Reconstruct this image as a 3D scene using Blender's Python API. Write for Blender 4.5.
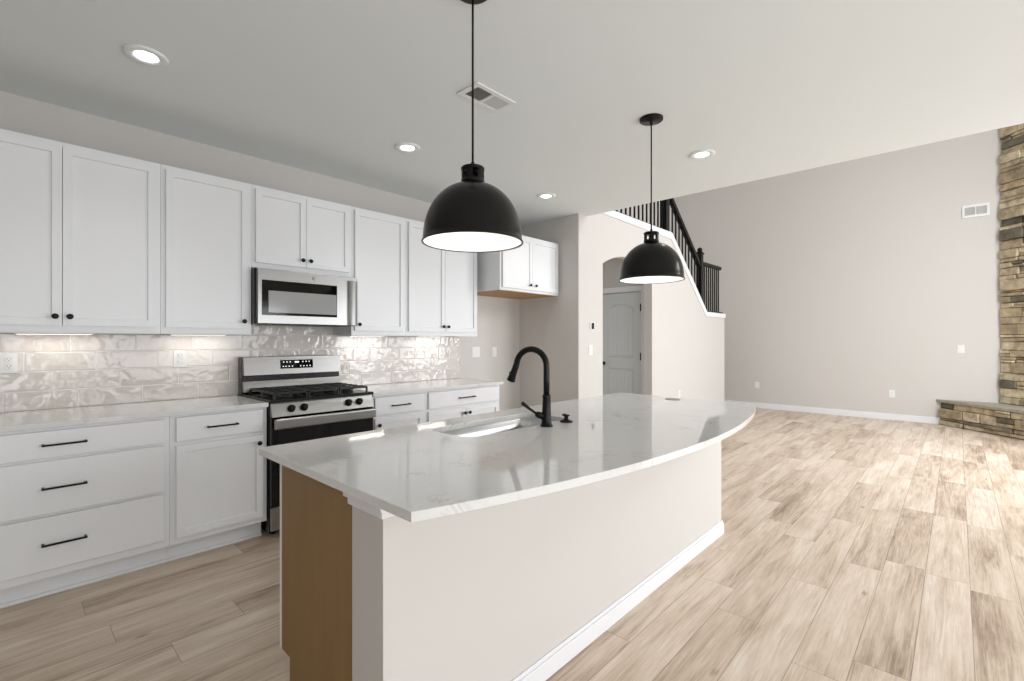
import bpy, bmesh, math, random
from mathutils import Vector, Matrix

for o in list(bpy.data.objects):
    bpy.data.objects.remove(o, do_unlink=True)
SC = bpy.context.scene
COL = SC.collection
R = math.radians

# ------------------------------------------------------------------ camera
CAM_H = 1.3155
cam_d = bpy.data.cameras.new('camera')
cam_d.sensor_width = 36.0
cam_d.lens = 36.0 * 476.0 / 1024.0
cam_d.clip_start = 0.05
cam = bpy.data.objects.new('camera', cam_d)
cam.location = (0, 0, CAM_H)
cam.rotation_euler = (R(90), 0, R(43.1 - 90))
COL.objects.link(cam)
SC.camera = cam

# ------------------------------------------------------------------ colour management
SC.view_settings.view_transform = 'Standard'
SC.view_settings.look = 'None'
SC.view_settings.gamma = 1.0
SC.view_settings.use_curve_mapping = False
SC.view_settings.exposure = 0.26

# ------------------------------------------------------------------ world
world = bpy.data.worlds.new('sky')
SC.world = world
world.use_nodes = True
bg = world.node_tree.nodes['Background']
bg.inputs['Color'].default_value = (0.92, 0.96, 1.0, 1)
bg.inputs['Strength'].default_value = 1.2


def area_light(name, loc, rot, sx, sy, power, color=(1, 1, 1), shape='RECTANGLE'):
    l = bpy.data.lights.new(name, 'AREA')
    l.shape = shape
    l.size = sx
    if shape == 'RECTANGLE':
        l.size_y = sy
    l.energy = power
    l.color = color
    o = bpy.data.objects.new(name, l)
    o.location = loc
    o.rotation_euler = rot
    COL.objects.link(o)
    return o


# daylight through the windows of the window wall (y = YR) and of the dining wall (x = XL)
YR, XL = -2.30, -2.60
DAY = (0.935, 0.965, 1.0)
TILT = 32          # sky light falls downwards through the panes
WINS_R = [  # x0, x1, z0, z1, watts
    (-1.9, 0.3, 0.35, 2.10, 37),
    (0.9, 3.6, 0.05, 2.10, 46),
    (5.0, 6.5, 0.35, 2.45, 66),
    (6.8, 8.3, 0.35, 2.45, 66),
    (5.0, 6.5, 3.1, 4.7, 72),
    (6.8, 8.3, 3.1, 4.7, 72),
]
WINS_L = []
for (a, b, c, d, p) in WINS_R:
    area_light('daylight', ((a + b) / 2, YR - 0.02, (c + d) / 2), (R(90 - TILT), 0, 0), b - a - .1, d - c - .1, p, DAY)
for (a, b, c, d, p) in WINS_L:
    area_light('daylight', (XL - 0.02, (a + b) / 2, (c + d) / 2), (R(90 - TILT), 0, R(-90)), b - a - .1, d - c - .1, p, DAY)


# ------------------------------------------------------------------ materials
def new_mat(name):
    m = bpy.data.materials.new(name)
    m.use_nodes = True
    return m, m.node_tree.nodes, m.node_tree.links, m.node_tree.nodes['Principled BSDF']


def srgb(r, g, b):
    def f(c):
        c /= 255.0
        return c / 12.92 if c <= 0.04045 else ((c + 0.055) / 1.055) ** 2.4
    return (f(r), f(g), f(b), 1)


def plain(name, col, rough=0.5, metal=0.0, spec=0.5, bump=0.0, bscale=200.0, var=0.0):
    m, N, L, P = new_mat(name)
    P.inputs['Base Color'].default_value = col
    P.inputs['Roughness'].default_value = rough
    P.inputs['Metallic'].default_value = metal
    P.inputs['Specular IOR Level'].default_value = spec
    tc = N.new('ShaderNodeTexCoord')
    nz = N.new('ShaderNodeTexNoise')
    nz.inputs['Scale'].default_value = bscale
    nz.inputs['Detail'].default_value = 3
    L.new(tc.outputs['Object'], nz.inputs['Vector'])
    if bump > 0:
        bp = N.new('ShaderNodeBump')
        bp.inputs['Strength'].default_value = bump
        bp.inputs['Distance'].default_value = 0.002
        L.new(nz.outputs['Fac'], bp.inputs['Height'])
        L.new(bp.outputs['Normal'], P.inputs['Normal'])
    if var > 0:
        mx = N.new('ShaderNodeMix')
        mx.data_type = 'RGBA'
        mx.inputs['A'].default_value = tuple(c * (1 - var) for c in col[:3]) + (1,)
        mx.inputs['B'].default_value = tuple(min(1, c * (1 + var)) for c in col[:3]) + (1,)
        L.new(nz.outputs['Fac'], mx.inputs['Factor'])
        L.new(mx.outputs['Result'], P.inputs['Base Color'])
    return m


def emit(name, col, strength):
    m, N, L, P = new_mat(name)
    P.inputs['Base Color'].default_value = (0.8, 0.8, 0.8, 1)
    P.inputs['Emission Color'].default_value = col
    P.inputs['Emission Strength'].default_value = strength
    return m


WALL = plain('greige_wall_paint', (0.600, 0.572, 0.542, 1), 0.7, spec=0.3, bump=0.08, bscale=300)
CEIL = plain('white_ceiling_paint', (0.785, 0.82, 0.82, 1), 0.8, spec=0.2, bump=0.08, bscale=250)
CAB = plain('white_cabinet_paint', (0.79, 0.80, 0.815, 1), 0.38, spec=0.4, bump=0.02, bscale=400)
TRIM = plain('white_trim_paint', (0.77, 0.77, 0.785, 1), 0.4, spec=0.4, bump=0.02, bscale=300)
BLACK = plain('matte_black_metal', (0.005, 0.005, 0.005, 1), 0.32, spec=0.22, bump=0.02, bscale=500)
RAILBLK = plain('black_stair_paint', (0.006, 0.0055, 0.0055, 1), 0.42, spec=0.25, bump=0.03, bscale=300)
SHADE = plain('bronze_black_shade', (0.006, 0.0056, 0.0048, 1), 0.25, spec=0.25, bump=0.01, bscale=300)
SHADEIN = plain('white_enamel', (0.88, 0.86, 0.84, 1), 0.5, spec=0.3, bump=0.01, bscale=300)
GLASSBLK = plain('black_oven_glass', (0.004, 0.004, 0.004, 1), 0.06, spec=0.4)
BLKENAMEL = plain('black_enamel', (0.005, 0.005, 0.005, 1), 0.25, spec=0.3, bump=0.02, bscale=400)
IRON = plain('cast_iron', (0.009, 0.009, 0.009, 1), 0.30, spec=0.45, bump=0.1, bscale=500)
PLATE = plain('white_plastic', (0.78, 0.78, 0.775, 1), 0.35, spec=0.5)
SLOT = plain('dark_slot', (0.02, 0.02, 0.02, 1), 0.5)
GREY = plain('grey_plastic', (0.30, 0.30, 0.30, 1), 0.4)
VENTIN = plain('vent_grey', (0.16, 0.16, 0.165, 1), 0.6)  # grey of the microwave's grease filter
DOORP = plain('door_paint', (0.62, 0.64, 0.635, 1), 0.45, spec=0.4, bump=0.02, bscale=250)
MWIN = plain('microwave_pane_reflection', (0.33, 0.335, 0.335, 1), 0.10, spec=0.8)  # grey base colour stands for the room reflected in the dark glass
LED = emit('led_lens', (1.0, 0.98, 0.95, 1), 9.0)
BULB = emit('bulb_glow', (1.0, 0.95, 0.90, 1), 14.0)
PUCK = emit('light_bar_lens', (1.0, 0.90, 0.80, 1), 1.6)
DIGIT = emit('clock_display', (0.8, 0.9, 1.0, 1), 0.9)


def make_steel():
    m, N, L, P = new_mat('brushed_stainless')
    P.inputs['Metallic'].default_value = 1.0
    tc = N.new('ShaderNodeTexCoord')
    mp = N.new('ShaderNodeMapping')
    mp.inputs['Scale'].default_value = (3, 3, 600)
    nz = N.new('ShaderNodeTexNoise')
    nz.inputs['Scale'].default_value = 1.0
    L.new(tc.outputs['Object'], mp.inputs['Vector'])
    L.new(mp.outputs['Vector'], nz.inputs['Vector'])
    mx = N.new('ShaderNodeMix')
    mx.data_type = 'RGBA'
    mx.inputs['A'].default_value = (0.33, 0.325, 0.318, 1)
    mx.inputs['B'].default_value = (0.41, 0.405, 0.395, 1)
    L.new(nz.outputs['Fac'], mx.inputs['Factor'])
    L.new(mx.outputs['Result'], P.inputs['Base Color'])
    P.inputs['Roughness'].default_value = 0.31
    P.inputs['Anisotropic'].default_value = 0.5
    return m


STEEL = make_steel()
SINKM = plain('satin_sink_steel', (0.50, 0.51, 0.52, 1), 0.28, metal=1.0, bump=0.01, bscale=300)


def make_quartz():
    m, N, L, P = new_mat('white_quartz')
    tc = N.new('ShaderNodeTexCoord')
    n1 = N.new('ShaderNodeTexNoise')
    n1.inputs['Scale'].default_value = 3.2
    n1.inputs['Detail'].default_value = 8
    n1.inputs['Roughness'].default_value = 0.62
    n1.inputs['Distortion'].default_value = 1.4
    L.new(tc.outputs['Object'], n1.inputs['Vector'])
    # veins where noise is close to 0.5
    s = N.new('ShaderNodeMath'); s.operation = 'SUBTRACT'; s.inputs[1].default_value = 0.5
    a = N.new('ShaderNodeMath'); a.operation = 'ABSOLUTE'
    L.new(n1.outputs['Fac'], s.inputs[0]); L.new(s.outputs[0], a.inputs[0])
    r = N.new('ShaderNodeValToRGB')
    r.color_ramp.elements[0].position = 0.0
    r.color_ramp.elements[0].color = (1, 1, 1, 1)
    r.color_ramp.elements[1].position = 0.022
    r.color_ramp.elements[1].color = (0, 0, 0, 1)
    L.new(a.outputs[0], r.inputs['Fac'])
    n2 = N.new('ShaderNodeTexNoise')
    n2.inputs['Scale'].default_value = 5.0
    n2.inputs['Detail'].default_value = 3
    L.new(tc.outputs['Object'], n2.inputs['Vector'])
    r2 = N.new('ShaderNodeValToRGB')
    r2.color_ramp.elements[0].position = 0.50
    r2.color_ramp.elements[1].position = 0.72
    L.new(n2.outputs['Fac'], r2.inputs['Fac'])
    mu = N.new('ShaderNodeMath'); mu.operation = 'MULTIPLY'
    L.new(r.outputs['Color'], mu.inputs[0]); L.new(r2.outputs['Color'], mu.inputs[1])
    n3 = N.new('ShaderNodeTexNoise')
    n3.inputs['Scale'].default_value = 130
    n3.inputs['Detail'].default_value = 2
    L.new(tc.outputs['Object'], n3.inputs['Vector'])
    base = N.new('ShaderNodeMix'); base.data_type = 'RGBA'
    base.inputs['A'].default_value = (0.66, 0.655, 0.645, 1)
    base.inputs['B'].default_value = (0.76, 0.755, 0.745, 1)
    L.new(n3.outputs['Fac'], base.inputs['Factor'])
    mx = N.new('ShaderNodeMix'); mx.data_type = 'RGBA'
    mx.inputs['B'].default_value = (0.34, 0.33, 0.32, 1)
    m2 = N.new('ShaderNodeMath'); m2.operation = 'MULTIPLY'; m2.inputs[1].default_value = 0.65
    L.new(mu.outputs[0], m2.inputs[0])
    L.new(m2.outputs[0], mx.inputs['Factor'])
    L.new(base.outputs['Result'], mx.inputs['A'])
    L.new(mx.outputs['Result'], P.inputs['Base Color'])
    P.inputs['Roughness'].default_value = 0.06
    P.inputs['Specular IOR Level'].default_value = 0.55
    return m


QUARTZ = make_quartz()


def make_wood(name, c1, c2, axis_scale, rough=0.55):
    m, N, L, P = new_mat(name)
    tc = N.new('ShaderNodeTexCoord')
    mp = N.new('ShaderNodeMapping')
    mp.inputs['Scale'].default_value = axis_scale
    nz = N.new('ShaderNodeTexNoise')
    nz.inputs['Scale'].default_value = 1.0
    nz.inputs['Detail'].default_value = 5
    nz.inputs['Distortion'].default_value = 0.4
    L.new(tc.outputs['Object'], mp.inputs['Vector']); L.new(mp.outputs['Vector'], nz.inputs['Vector'])
    mx = N.new('ShaderNodeMix'); mx.data_type = 'RGBA'
    mx.inputs['A'].default_value = c1; mx.inputs['B'].default_value = c2
    L.new(nz.outputs['Fac'], mx.inputs['Factor'])
    L.new(mx.outputs['Result'], P.inputs['Base Color'])
    P.inputs['Roughness'].default_value = rough
    return m


PANEL = make_wood('raw_brown_panel', (0.225, 0.128, 0.046, 1), (0.295, 0.175, 0.066, 1), (25, 25, 2))
OAK = make_wood('raw_wood_underside', (0.36, 0.20, 0.075, 1), (0.50, 0.30, 0.13, 1), (3, 30, 30))


def make_floor():
    m, N, L, P = new_mat('vinyl_plank_floor')
    W, LEN = 0.182, 1.22
    ge = N.new('ShaderNodeTexCoord')
    sp = N.new('ShaderNodeSeparateXYZ')
    L.new(ge.outputs['Object'], sp.inputs[0])

    def math_(op, a, b=None, c=None):
        n = N.new('ShaderNodeMath'); n.operation = op
        for i, v in enumerate((a, b, c)):
            if v is None:
                continue
            if isinstance(v, (int, float)):
                n.inputs[i].default_value = v
            else:
                L.new(v, n.inputs[i])
        return n.outputs[0]
    yv = math_('DIVIDE', math_('ADD', sp.outputs['Y'], 0.05), W)
    row = math_('FLOOR', yv)
    wn1 = N.new('ShaderNodeTexWhiteNoise'); wn1.noise_dimensions = '1D'
    L.new(row, wn1.inputs['W'])
    u = math_('ADD', math_('DIVIDE', sp.outputs['X'], LEN), math_('MULTIPLY', wn1.outputs['Value'], 7.0))
    idx = math_('FLOOR', u)
    cb = N.new('ShaderNodeCombineXYZ'); L.new(row, cb.inputs[0]); L.new(idx, cb.inputs[1])
    wn2 = N.new('ShaderNodeTexWhiteNoise'); wn2.noise_dimensions = '3D'
    L.new(cb.outputs[0], wn2.inputs['Vector'])
    rnd = wn2.outputs['Value']
    # grain coordinates, shifted per plank
    def grain(kx, ky, scale_detail, dist, seed):
        c = N.new('ShaderNodeCombineXYZ')
        L.new(math_('ADD', math_('MULTIPLY', sp.outputs['X'], kx), math_('MULTIPLY', rnd, 53.0 + seed)), c.inputs[0])
        L.new(math_('MULTIPLY', sp.outputs['Y'], ky), c.inputs[1])
        L.new(math_('MULTIPLY', rnd, 17.0 + seed), c.inputs[2])
        n = N.new('ShaderNodeTexNoise')
        n.inputs['Scale'].default_value = 1.0
        n.inputs['Detail'].default_value = scale_detail
        n.inputs['Roughness'].default_value = 0.6
        n.inputs['Distortion'].default_value = dist
        L.new(c.outputs[0], n.inputs['Vector'])
        return n.outputs['Fac']
    g1 = grain(1.3, 8.5, 6, 0.5, 0)      # broad clouds
    g2 = grain(4.0, 95.0, 6, 0.9, 3)     # fine grain
    g3 = grain(1.3, 30.0, 5, 0.9, 7)     # dark streaks
    tone = math_('ADD', math_('MULTIPLY', g1, 0.70), math_('ADD', math_('MULTIPLY', rnd, 0.16), math_('MULTIPLY', g2, 0.42)))
    rp = N.new('ShaderNodeValToRGB')
    e = rp.color_ramp.elements
    e[0].position = 0.41; e[0].color = (0.255, 0.172, 0.118, 1)
    e[1].position = 0.84; e[1].color = (0.760, 0.665, 0.560, 1)
    x = e.new(0.61); x.color = (0.570, 0.455, 0.350, 1)
    L.new(tone, rp.inputs['Fac'])
    st = N.new('ShaderNodeValToRGB')
    st.color_ramp.elements[0].position = 0.57; st.color_ramp.elements[0].color = (0, 0, 0, 1)
    st.color_ramp.elements[1].position = 0.72; st.color_ramp.elements[1].color = (1, 1, 1, 1)
    L.new(g3, st.inputs['Fac'])
    mx = N.new('ShaderNodeMix'); mx.data_type = 'RGBA'
    L.new(math_('MULTIPLY', st.outputs['Color'], 0.45), mx.inputs['Factor'])
    L.new(rp.outputs['Color'], mx.inputs['A'])
    mx.inputs['B'].default_value = (0.235, 0.150, 0.098, 1)
    # knots
    kc = N.new('ShaderNodeCombineXYZ')
    L.new(math_('ADD', math_('ADD', math_('MULTIPLY', sp.outputs['X'], 1.7), math_('MULTIPLY', g2, 0.16)), math_('MULTIPLY', rnd, 31.0)), kc.inputs[0])
    L.new(math_('ADD', math_('MULTIPLY', sp.outputs['Y'], 4.6), math_('MULTIPLY', g3, 0.35)), kc.inputs[1])
    vo = N.new('ShaderNodeTexVoronoi'); vo.inputs['Scale'].default_value = 1.0
    L.new(kc.outputs[0], vo.inputs['Vector'])
    kn = N.new('ShaderNodeValToRGB')
    kn.color_ramp.elements[0].position = 0.015; kn.color_ramp.elements[0].color = (1, 1, 1, 1)
    kn.color_ramp.elements[1].position = 0.075; kn.color_ramp.elements[1].color = (0, 0, 0, 1)
    L.new(vo.outputs['Distance'], kn.inputs['Fac'])
    mk = N.new('ShaderNodeMix'); mk.data_type = 'RGBA'
    L.new(math_('MULTIPLY', kn.outputs['Color'], 0.7), mk.inputs['Factor'])
    L.new(mx.outputs['Result'], mk.inputs['A'])
    mk.inputs['B'].default_value = (0.13, 0.075, 0.045, 1)
    # seams
    fy = math_('FRACT', yv); fx = math_('FRACT', u)
    dy = math_('MULTIPLY', math_('MINIMUM', fy, math_('SUBTRACT', 1.0, fy)), W)
    dx = math_('MULTIPLY', math_('MINIMUM', fx, math_('SUBTRACT', 1.0, fx)), LEN)
    seam = math_('LESS_THAN', math_('MINIMUM', dx, dy), 0.0016)
    ms = N.new('ShaderNodeMix'); ms.data_type = 'RGBA'
    L.new(math_('MULTIPLY', seam, 0.5), ms.inputs['Factor'])
    L.new(mk.outputs['Result'], ms.inputs['A'])
    ms.inputs['B'].default_value = (0.10, 0.065, 0.042, 1)
    L.new(ms.outputs['Result'], P.inputs['Base Color'])
    P.inputs['Roughness'].default_value = 0.40
    P.inputs['Specular IOR Level'].default_value = 0.45
    bp = N.new('ShaderNodeBump'); bp.inputs['Strength'].default_value = 0.12; bp.inputs['Distance'].default_value = 0.002
    L.new(g2, bp.inputs['Height']); L.new(bp.outputs['Normal'], P.inputs['Normal'])
    return m


FLOORM = make_floor()


def make_tile():
    m, N, L, P = new_mat('glazed_subway_tile')
    TH, TL = 0.1145, 0.318
    ge = N.new('ShaderNodeTexCoord')
    sp = N.new('ShaderNodeSeparateXYZ'); L.new(ge.outputs['Object'], sp.inputs[0])

    def math_(op, a, b=None):
        n = N.new('ShaderNodeMath'); n.operation = op
        for i, v in enumerate((a, b)):
            if v is None:
                continue
            if isinstance(v, (int, float)):
                n.inputs[i].default_value = v
            else:
                L.new(v, n.inputs[i])
        return n.outputs[0]
    zv = math_('DIVIDE', math_('SUBTRACT', sp.outputs['Z'], 0.902), TH)
    row = math_('FLOOR', zv)
    u = math_('ADD', math_('DIVIDE', sp.outputs['X'], TL), math_('MULTIPLY', row, 0.37))
    idx = math_('FLOOR', u)
    cb = N.new('ShaderNodeCombineXYZ'); L.new(row, cb.inputs[0]); L.new(idx, cb.inputs[1])
    wn = N.new('ShaderNodeTexWhiteNoise'); wn.noise_dimensions = '3D'; L.new(cb.outputs[0], wn.inputs['Vector'])
    fz = math_('FRACT', zv); fx = math_('FRACT', u)
    dz = math_('MULTIPLY', math_('MINIMUM', fz, math_('SUBTRACT', 1.0, fz)), TH)
    dx = math_('MULTIPLY', math_('MINIMUM', fx, math_('SUBTRACT', 1.0, fx)), TL)
    d = math_('MINIMUM', dx, dz)
    grout = math_('LESS_THAN', d, 0.0028)
    tcol = N.new('ShaderNodeMix'); tcol.data_type = 'RGBA'
    tcol.inputs['A'].default_value = (0.58, 0.535, 0.50, 1); tcol.inputs['B'].default_value = (0.66, 0.62, 0.585, 1)
    L.new(wn.outputs['Value'], tcol.inputs['Factor'])
    mx = N.new('ShaderNodeMix'); mx.data_type = 'RGBA'
    L.new(grout, mx.inputs['Factor']); L.new(tcol.outputs['Result'], mx.inputs['A'])
    mx.inputs['B'].default_value = (0.78, 0.77, 0.75, 1)
    L.new(mx.outputs['Result'], P.inputs['Base Color'])
    L.new(math_('ADD', math_('MULTIPLY', grout, 0.5), 0.06), P.inputs['Roughness'])
    nz = N.new('ShaderNodeTexNoise'); nz.inputs['Scale'].default_value = 15; nz.inputs['Detail'].default_value = 0.6
    nz.inputs['Distortion'].default_value = 0.8
    add = N.new('ShaderNodeVectorMath'); add.operation = 'ADD'
    sc = N.new('ShaderNodeVectorMath'); sc.operation = 'SCALE'; sc.inputs['Scale'].default_value = 9.0
    L.new(wn.outputs['Color'], sc.inputs[0]); L.new(ge.outputs['Object'], add.inputs[0]); L.new(sc.outputs['Vector'], add.inputs[1])
    L.new(add.outputs['Vector'], nz.inputs['Vector'])
    edge = math_('MINIMUM', math_('MULTIPLY', d, 120.0), 1.0)
    hgt = math_('ADD', math_('MULTIPLY', nz.outputs['Fac'], 0.9), math_('MULTIPLY', edge, 0.35))
    bp = N.new('ShaderNodeBump'); bp.inputs['Strength'].default_value = 0.45; bp.inputs['Distance'].default_value = 0.010
    L.new(hgt, bp.inputs['Height']); L.new(bp.outputs['Normal'], P.inputs['Normal'])
    return m


TILE = make_tile()


def make_stone(name, seeded=True):
    m, N, L, P = new_mat(name)
    ge = N.new('ShaderNodeNewGeometry')
    tc = N.new('ShaderNodeTexCoord')
    rp = N.new('ShaderNodeValToRGB')
    rp.color_ramp.interpolation = 'LINEAR'
    e = rp.color_ramp.elements
    e[0].position = 0.0; e[0].color = (0.10, 0.095, 0.075, 1)
    e[1].position = 1.0; e[1].color = (0.70, 0.61, 0.45, 1)
    for p, c in ((0.16, (0.22, 0.20, 0.15, 1)), (0.24, (0.40, 0.33, 0.225, 1)), (0.46, (0.52, 0.45, 0.33, 1)),
                 (0.62, (0.50, 0.39, 0.255, 1)), (0.78, (0.62, 0.55, 0.41, 1))):
        x = e.new(p); x.color = c
    L.new(ge.outputs['Random Per Island'], rp.inputs['Fac'])
    nz = N.new('ShaderNodeTexNoise'); nz.inputs['Scale'].default_value = 9; nz.inputs['Detail'].default_value = 6
    nz.inputs['Roughness'].default_value = 0.65
    L.new(tc.outputs['Object'], nz.inputs['Vector'])
    r2 = N.new('ShaderNodeValToRGB')
    r2.color_ramp.elements[0].position = 0.32; r2.color_ramp.elements[0].color = (0.42, 0.40, 0.37, 1)
    r2.color_ramp.elements[1].position = 0.66; r2.color_ramp.elements[1].color = (1.25, 1.2, 1.12, 1)
    L.new(nz.outputs['Fac'], r2.inputs['Fac'])
    mx = N.new('ShaderNodeMix'); mx.data_type = 'RGBA'; mx.blend_type = 'MULTIPLY'
    mx.inputs['Factor'].default_value = 0.85
    L.new(rp.outputs['Color'], mx.inputs['A']); L.new(r2.outputs['Color'], mx.inputs['B'])
    L.new(mx.outputs['Result'], P.inputs['Base Color'])
    P.inputs['Roughness'].default_value = 0.85
    bp = N.new('ShaderNodeBump'); bp.inputs['Strength'].default_value = 0.7; bp.inputs['Distance'].default_value = 0.02
    L.new(nz.outputs['Fac'], bp.inputs['Height']); L.new(bp.outputs['Normal'], P.inputs['Normal'])
    return m


STONE = make_stone('ledge_stone')
MORTAR = plain('dark_mortar', (0.055, 0.048, 0.038, 1), 0.9, bump=0.3, bscale=60)
SLAB = plain('hearth_slab_stone', (0.36, 0.33, 0.26, 1), 0.7, bump=0.4, bscale=18, var=0.35)


# ------------------------------------------------------------------ geometry helpers
class MB:
    def __init__(self):
        self.bm = bmesh.new()

    def box(self, x0, x1, y0, y1, z0, z1, bev=0.0, seg=2):
        bm = self.bm
        vs = [bm.verts.new((x, y, z)) for z in (z0, z1) for y in (y0, y1) for x in (x0, x1)]
        fs = [(0, 2, 3, 1), (4, 5, 7, 6), (0, 1, 5, 4), (2, 6, 7, 3), (0, 4, 6, 2), (1, 3, 7, 5)]
        faces = [bm.faces.new([vs[i] for i in f]) for f in fs]
        if bev > 0:
            edges = list({e for f in faces for e in f.edges})
            bmesh.ops.bevel(bm, geom=edges, offset=bev, segments=seg, affect='EDGES', profile=0.5)
        return faces

    def verts_box(self, pts, bev=0.0):
        """pts: 8 points, bottom ring (4) then top ring (4)"""
        bm = self.bm
        vs = [bm.verts.new(p) for p in pts]
        fs = [(3, 2, 1, 0), (4, 5, 6, 7), (0, 1, 5, 4), (1, 2, 6, 5), (2, 3, 7, 6), (3, 0, 4, 7)]
        faces = [bm.faces.new([vs[i] for i in f]) for f in fs]
        if bev > 0:
            edges = list({e for f in faces for e in f.edges})
            bmesh.ops.bevel(bm, geom=edges, offset=bev, segments=1, affect='EDGES')
        return faces

    def shaker(self, x0, x1, yf, z0, z1, depth=0.020, rail=0.057, rec=0.011, sgn=1):
        """a framed door; front plane y = yf, facing -Y when sgn = 1 (+Y when -1)"""
        bm = self.bm
        y0, y1 = (yf, yf + depth) if sgn > 0 else (yf - depth, yf)
        faces = self.box(x0, x1, y0, y1, z0, z1)
        front = faces[2] if sgn > 0 else faces[3]
        bmesh.ops.recalc_face_normals(bm, faces=faces)
        bmesh.ops.inset_region(bm, faces=[front], thickness=rail, depth=0)
        bmesh.ops.inset_region(bm, faces=[front], thickness=0.004, depth=0)
        for v in front.verts:
            v.co.y += rec * sgn

    def cyl(self, p0, p1, r0, r1=None, n=20, caps=True):
        r1 = r0 if r1 is None else r1
        return self.tube([p0, p1], [r0, r1], n, caps)

    def tube(self, pts, radii, n=14, caps=True):
        bm = self.bm
        pts = [Vector(p) for p in pts]
        if not isinstance(radii, (list, tuple)):
            radii = [radii] * len(pts)
        rings = []
        prev = None
        for i, p in enumerate(pts):
            if i == 0:
                t = pts[1] - pts[0]
            elif i == len(pts) - 1:
                t = pts[-1] - pts[-2]
            else:
                t = (pts[i + 1] - pts[i]).normalized() + (pts[i] - pts[i - 1]).normalized()
            t.normalize()
            if prev is None:
                a = Vector((0, 0, 1)) if abs(t.z) < 0.9 else Vector((1, 0, 0))
                u = t.cross(a).normalized()
            else:
                u = (prev - t * prev.dot(t)).normalized()
            prev = u
            v = t.cross(u)
            rings.append([bm.verts.new(p + (u * math.cos(2 * math.pi * k / n) + v * math.sin(2 * math.pi * k / n)) * radii[i]) for k in range(n)])
        for a, b in zip(rings, rings[1:]):
            for k in range(n):
                f = bm.faces.new((a[k], a[(k + 1) % n], b[(k + 1) % n], b[k]))
                f.smooth = True
        if caps:
            bm.faces.new(list(reversed(rings[0])))
            bm.faces.new(rings[-1])

    def lathe(self, cx, cy, prof, n=40, smooth=True):
        """prof: list of (r, z); r = 0 allowed at the ends"""
        bm = self.bm
        rings = []
        for r, z in prof:
            if r < 1e-6:
                rings.append([bm.verts.new((cx, cy, z))])
            else:
                rings.append([bm.verts.new((cx + r * math.cos(2 * math.pi * k / n), cy + r * math.sin(2 * math.pi * k / n), z)) for k in range(n)])
        for a, b in zip(rings, rings[1:]):
            for k in range(n):
                k2 = (k + 1) % n
                if len(a) == 1 and len(b) == 1:
                    continue
                if len(a) == 1:
                    f = bm.faces.new((a[0], b[k2], b[k]))
                elif len(b) == 1:
                    f = bm.faces.new((a[k], a[k2], b[0]))
                else:
                    f = bm.faces.new((a[k], a[k2], b[k2], b[k]))
                f.smooth = smooth

    def prism(self, loop, axis, a0, a1):
        """extrude a simple polygon; axis 'y': loop of (x, z); axis 'x': loop of (y, z); axis 'z': loop of (x, y)"""
        bm = self.bm

        def P(p, a):
            return (p[0], a, p[1]) if axis == 'y' else ((a, p[0], p[1]) if axis == 'x' else (p[0], p[1], a))
        A = [bm.verts.new(P(p, a0)) for p in loop]
        B = [bm.verts.new(P(p, a1)) for p in loop]
        n = len(loop)
        fs = [bm.faces.new(A), bm.faces.new(B)]
        for i in range(n):
            fs.append(bm.faces.new((A[i], A[(i + 1) % n], B[(i + 1) % n], B[i])))
        return fs

    def ball(self, c, r, n=16):
        bm = self.bm
        res = bmesh.ops.create_uvsphere(bm, u_segments=n, v_segments=n // 2 + 2, radius=r)
        for v in res['verts']:
            v.co += Vector(c)
        for v in res['verts']:
            for f in v.link_faces:
                f.smooth = True

    def mesh(self, name):
        bmesh.ops.recalc_face_normals(self.bm, faces=self.bm.faces[:])
        me = bpy.data.meshes.new(name)
        self.bm.to_mesh(me)
        self.bm.free()
        return me


OFF = {}


def thing(name, label, cat, loc, group=None):
    o = bpy.data.objects.new(name, None)
    o.empty_display_size = 0.1
    o.location = loc
    o['label'] = label
    o['category'] = cat
    if group:
        o['group'] = group
    COL.objects.link(o)
    OFF[o.name] = Vector(loc)
    return o


def part(name, mb, mat, parent, label=None):
    """a mesh in world coordinates becomes a child of a thing (or of a part)"""
    me = mb.mesh(name) if isinstance(mb, MB) else mb
    off = OFF[parent.name]
    me.transform(Matrix.Translation(-off))
    me.materials.append(mat)
    o = bpy.data.objects.new(name, me)
    COL.objects.link(o)
    o.parent = parent
    OFF[o.name] = off
    if label:
        o['label'] = label
    return o


def single(name, mb, mat, label, cat, base, group=None):
    me = mb.mesh(name) if isinstance(mb, MB) else mb
    me.transform(Matrix.Translation(-Vector(base)))
    me.materials.append(mat)
    o = bpy.data.objects.new(name, me)
    o.location = base
    o['label'] = label
    o['category'] = cat
    if group:
        o['group'] = group
    COL.objects.link(o)
    OFF[o.name] = Vector(base)
    return o


def struct(name, mb, mat, parent=None):
    me = mb.mesh(name) if isinstance(mb, MB) else mb
    me.materials.append(mat)
    o = bpy.data.objects.new(name, me)
    COL.objects.link(o)
    OFF[o.name] = Vector((0, 0, 0))
    if parent:
        o.parent = parent
    else:
        o['kind'] = 'structure'
    return o


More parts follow.
